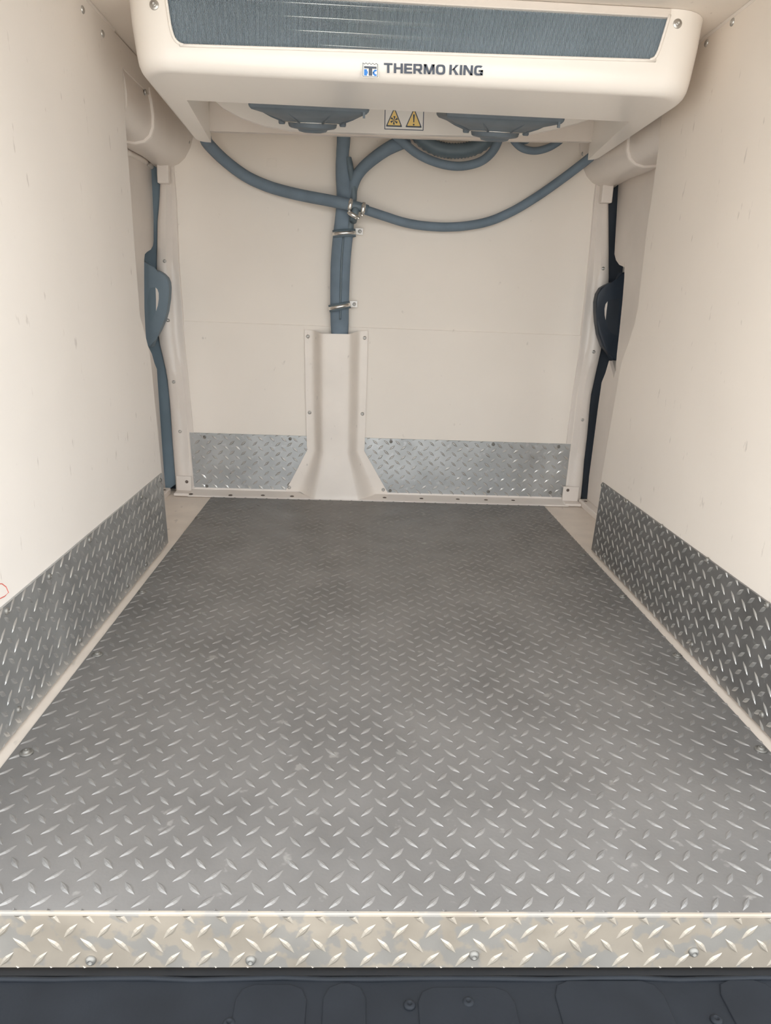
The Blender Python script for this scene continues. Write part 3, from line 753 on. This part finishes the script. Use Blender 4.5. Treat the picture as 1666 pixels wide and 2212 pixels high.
h2 = hose('drain_hose', 'haze-greyed drain hose swooping from the tee to the right end of the ceiling unit', [(786, 452, 2.65), (800, 457, 2.655), (832, 467.5, 2.68), (870, 479.5, 2.70), (909, 487, 2.712), (960, 490.5, 2.715), (1010, 487.5, 2.715), (1060, 477, 2.715), (1110, 455, 2.715), (1160, 425, 2.715), (1210, 390, 2.71), (1250, 360, 2.69), (1285, 332, 2.64), (1297, 318, 2.60)], 0.0150)
h3 = hose('refrigerant_line', 'thick haze-greyed insulated line running down the bulkhead into the duct cover', [(743, 284, 2.70), (742, 310, 2.70), (740, 337, 2.70), (742, 376, 2.698), (747, 424, 2.698), (745, 472, 2.698), (741, 510, 2.70), (736, 568, 2.70), (734, 645, 2.70), (734, 700, 2.712), (734, 750, 2.716)],
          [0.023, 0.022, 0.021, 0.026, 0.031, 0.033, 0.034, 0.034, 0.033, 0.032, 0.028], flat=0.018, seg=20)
bm = bmesh.new()
pts = catmull([at(u, v, y=y) for u, v, y in ((752, 341, 2.695), (757, 366, 2.69), (762, 392, 2.688), (764, 420, 2.686), (761, 452, 2.686), (758, 480, 2.69), (753, 500, 2.695))], 10)
dense = []
for p, q in zip(pts, pts[1:]): dense += [p, p.lerp(q, 0.5)]
tube(bm, dense, [0.0125 if i % 2 else 0.0108 for i in range(len(dense))], 14)
obj('corrugated_sleeve', bm, M_rub, h3, True)
bm = bmesh.new()
tube(bm, catmull([at(u, v, y=y) for u, v, y in ((742, 512, 2.682), (738, 568, 2.680), (736, 640, 2.680), (735, 690, 2.690))], 8), 0.0035, 8)
obj('insulation_seam', bm, M_rub, h3, True)
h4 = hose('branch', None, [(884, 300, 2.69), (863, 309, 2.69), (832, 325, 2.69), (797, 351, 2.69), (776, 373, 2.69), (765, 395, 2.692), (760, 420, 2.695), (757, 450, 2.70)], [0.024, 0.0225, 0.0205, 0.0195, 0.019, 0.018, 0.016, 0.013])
h5 = hose('looped_hose', 'smooth haze-greyed hose hanging in a wide loop below the right fan', [(852, 290, 2.655), (872, 308, 2.65), (905, 334, 2.65), (950, 353, 2.65), (994, 359, 2.65), (1036, 350, 2.65), (1062, 330, 2.65), (1076, 306, 2.65), (1080, 288, 2.655)], 0.0140)
h6 = hose('corrugated_hose', 'corrugated haze-greyed hose nested inside the smooth loop below the right fan', [(896, 284, 2.69), (918, 306, 2.69), (950, 322, 2.688), (990, 326, 2.686), (1028, 318, 2.688), (1055, 300, 2.69), (1070, 282, 2.69)], 0.025, M_rub, 6, cor=0.0095)
h7 = hose('small_hose', 'thin haze-greyed hose in a shallow loop near the right end of the unit', [(1100, 285, 2.69), (1112, 306, 2.69), (1130, 321, 2.688), (1155, 326, 2.688), (1180, 321, 2.69), (1203, 309, 2.69), (1226, 290, 2.69)], 0.0118)
h8 = hose('hose_stub', 'short haze-greyed hose stub inside the thin loop near the unit right end', [(1104, 290, 2.715), (1116, 303, 2.712), (1130, 307, 2.71), (1142, 302, 2.712), (1152, 288, 2.715)], 0.0085)

# tee with its three worm clamps
tc_ = at(768, 447, y=2.648)
te = thing('hose_tee', 'black tee joining the two drain hoses in front of the thick line', 'pipe fitting', tc_)
bm = bmesh.new()
tube(bm, catmull([at(u, v, y=2.648) for u, v in ((748, 441), (760, 443), (774, 446), (795, 453))], 4), 0.0148, 14); obj('tee_run', bm, M_rub, te, True)
bm = bmesh.new()
tube(bm, [at(u, v, y=y) for u, v, y in ((770, 447, 2.648), (767, 458, 2.64), (765, 466, 2.655), (763, 478, 2.672))], 0.0125, 14); obj('tee_branch', bm, M_rub, te, True)
def worm(label, u, v, du, dv, ring_r, y=2.632):
    """worm-drive clamp: band round the hose and a screw barrel along (du,dv)"""
    c = at(u, v, y=y); e = (at(u + du, v + dv, y=y) - c).normalized()
    t = thing('hose_clamp', label, 'hose clamp', c, 'worm clamps on the tee')
    ax = V((e.z, 0, -e.x))                  # hose direction, square to the barrel in the picture plane
    bm = bmesh.new()
    cc = c + V((0, 0.018, 0))
    n = 22; rings = []
    for k in range(n + 1):
        q = 2 * math.pi * k / n; d = e * math.cos(q) + V((0, 1, 0)) * math.sin(q)
        rings.append([cc + d * ring_r + ax * 0.006, cc + d * (ring_r + 0.0015) + ax * 0.006, cc + d * (ring_r + 0.0015) - ax * 0.006, cc + d * ring_r - ax * 0.006])
    loft(bm, rings, cap=False); obj('band', bm, M_bright, t, True)
    bm = bmesh.new(); lathe(bm, c - e * 0.014, e, [(0.0055, 0), (0.0076, 0.002), (0.0076, 0.024), (0.0055, 0.026), (0.0055, 0.032), (0.003, 0.033), (0, 0.031)], 12); obj('barrel', bm, M_bright, t, True)
    bm = bmesh.new(); lathe(bm, c - e * 0.026, e, [(0.0035, 0), (0.005, 0.002), (0.004, 0.011), (0, 0.012)], 8); obj('band_tail', bm, M_bright, t, True)
worm('small steel worm clamp left of the tee, upright on the thick line', 757, 442, 2, -12, 0.0165)
worm('small steel worm clamp under the tee, lying aslant', 762, 464, -10, -6, 0.0145)
worm('small steel worm clamp right of the tee, where the swooping hose begins', 785, 450, 2, -12, 0.0165)

# cushioned clamps holding the thick line
def pclamp(label, u0, v0, u1, v1, tab):
    a, b = at(u0, v0, y=2.68), at(u1, v1, y=2.68)
    c = (a + b) / 2; hw = (b - a).length / 2; ex = (b - a).normalized(); ez = V((-ex.z, 0, ex.x))
    t = thing('pipe_clamp', label, 'pipe clamp', c, 'cushioned clamps on the thick line')
    def band(rx, ry, hz, th):
        bm = bmesh.new(); rings = []
        for k in range(33):
            q = 2 * math.pi * k / 32
            d = lambda g: V((0, 2.70 - c.y, 0)) + c + ex * ((rx + g) * math.cos(q)) + V((0, 1, 0)) * ((ry + g) * math.sin(q))
            rings.append([d(0) + ez * hz, d(th) + ez * hz, d(th) - ez * hz, d(0) - ez * hz])
        loft(bm, rings, cap=False); return bm
    obj('cushion', band(hw - 0.003, 0.0225, 0.0125, 0.004), M_rub, t, True)
    obj('strap', band(hw + 0.0005, 0.026, 0.0055, 0.0016), M_bright, t, True)
    p = at(*tab, y=YB - 0.024)
    bm = bmesh.new()
    box(bm, (p.x - 0.016, YB - 0.026, p.z - 0.011), (p.x + 0.012, YB - 0.022, p.z + 0.011), 0.0015)
    box(bm, (p.x - 0.012, YB - 0.023, p.z - 0.009), (p.x + 0.010, YB - 0.0005, p.z + 0.009))
    obj('tab', bm, M_stick, t)
    bm = bmesh.new(); disc_screw(bm, V((p.x + 0.001, YB - 0.026, p.z)), (0, -1, 0), 0.0065, 0.003); obj('screw', bm, M_steel, t, True)
pclamp('upper cushioned steel clamp strapped round the thick line, just below the tee', 719, 505, 768, 502, (777, 500))
pclamp('lower cushioned steel clamp strapped round the thick line, above the duct cover', 711, 667, 756, 658, (765, 657))

# ------------------------------------------------------------------ bumper and ground outside
bp = thing('rear_bumper', 'dark grey plastic rear bumper step below the tread plate lip', 'bumper', (MID, 0.6, -0.14))
bm = bmesh.new(); box(bm, (-0.75, 0.38, -0.20), (0.92, 0.745, -0.088), 0.008, 3); o = obj('step', bm, M_bump, bp)
bm = bmesh.new()
tube(bm, [V((-0.72 + 1.62 * k / 30, 0.7155 + 0.0012 * math.sin(k * 1.7), -0.0875 + 0.0008 * math.sin(k * 2.3))) for k in range(31)], 0.0032, 8)
obj('edge_bead', bm, M_bump, bp, True)
bm = bmesh.new(); box(bm, (-0.75, 0.7185, -0.090), (0.92, 0.742, -0.0855)); obj('sill_seal', bm, M_bseal, bp)  # near-black strip also carries the dark of the gap under the lip
for u0, u1, vt in ((515, 665, 2128), (700, 790, 2125), (900, 1105, 2134), (1190, 1420, 2120), (1540, 1660, 2118)):
    p0, p1 = at(u0, vt, z=-0.088), at(u1, vt, z=-0.088)
    yt = p0.y
    for inset, hgt in ((0.0, 0.0025),):
        r = 0.02; x0, x1 = p0.x, p1.x; y0 = 0.40
        pts = [V((x0, y0, -0.0885)), V((x1, y0, -0.0885)), V((x1, yt - r, -0.0885)), V((x1 - r * 0.3, yt - r * 0.3, -0.0885)), V((x1 - r, yt, -0.0885)), V((x0 + r, yt, -0.0885)), V((x0 + r * 0.3, yt - r * 0.3, -0.0885)), V((x0, yt - r, -0.0885))]
        bm = bmesh.new(); prism(bm, pts, (0, 0, hgt))
        bmesh.ops.bevel(bm, geom=[e for e in bm.edges if all(v.co.z > -0.0865 for v in e.verts)], offset=0.0015, segments=2, profile=0.5, affect='EDGES')
        obj('grip_pad', bm, M_bump, bp)
for u, v in ((885, 2171), (1012, 2165), (1548, 2203), (495, 2211)):
    bm = bmesh.new(); disc_screw(bm, at(u, v, z=-0.087), (0, 0, 1), 0.007, 0.003); obj('bolt', bm, M_bump, bp, True)

bm = bmesh.new(); box(bm, (-30, -30, -0.70), (30, 30, -0.62))
g = obj('ground', bm, M_ground); g['kind'] = 'structure'
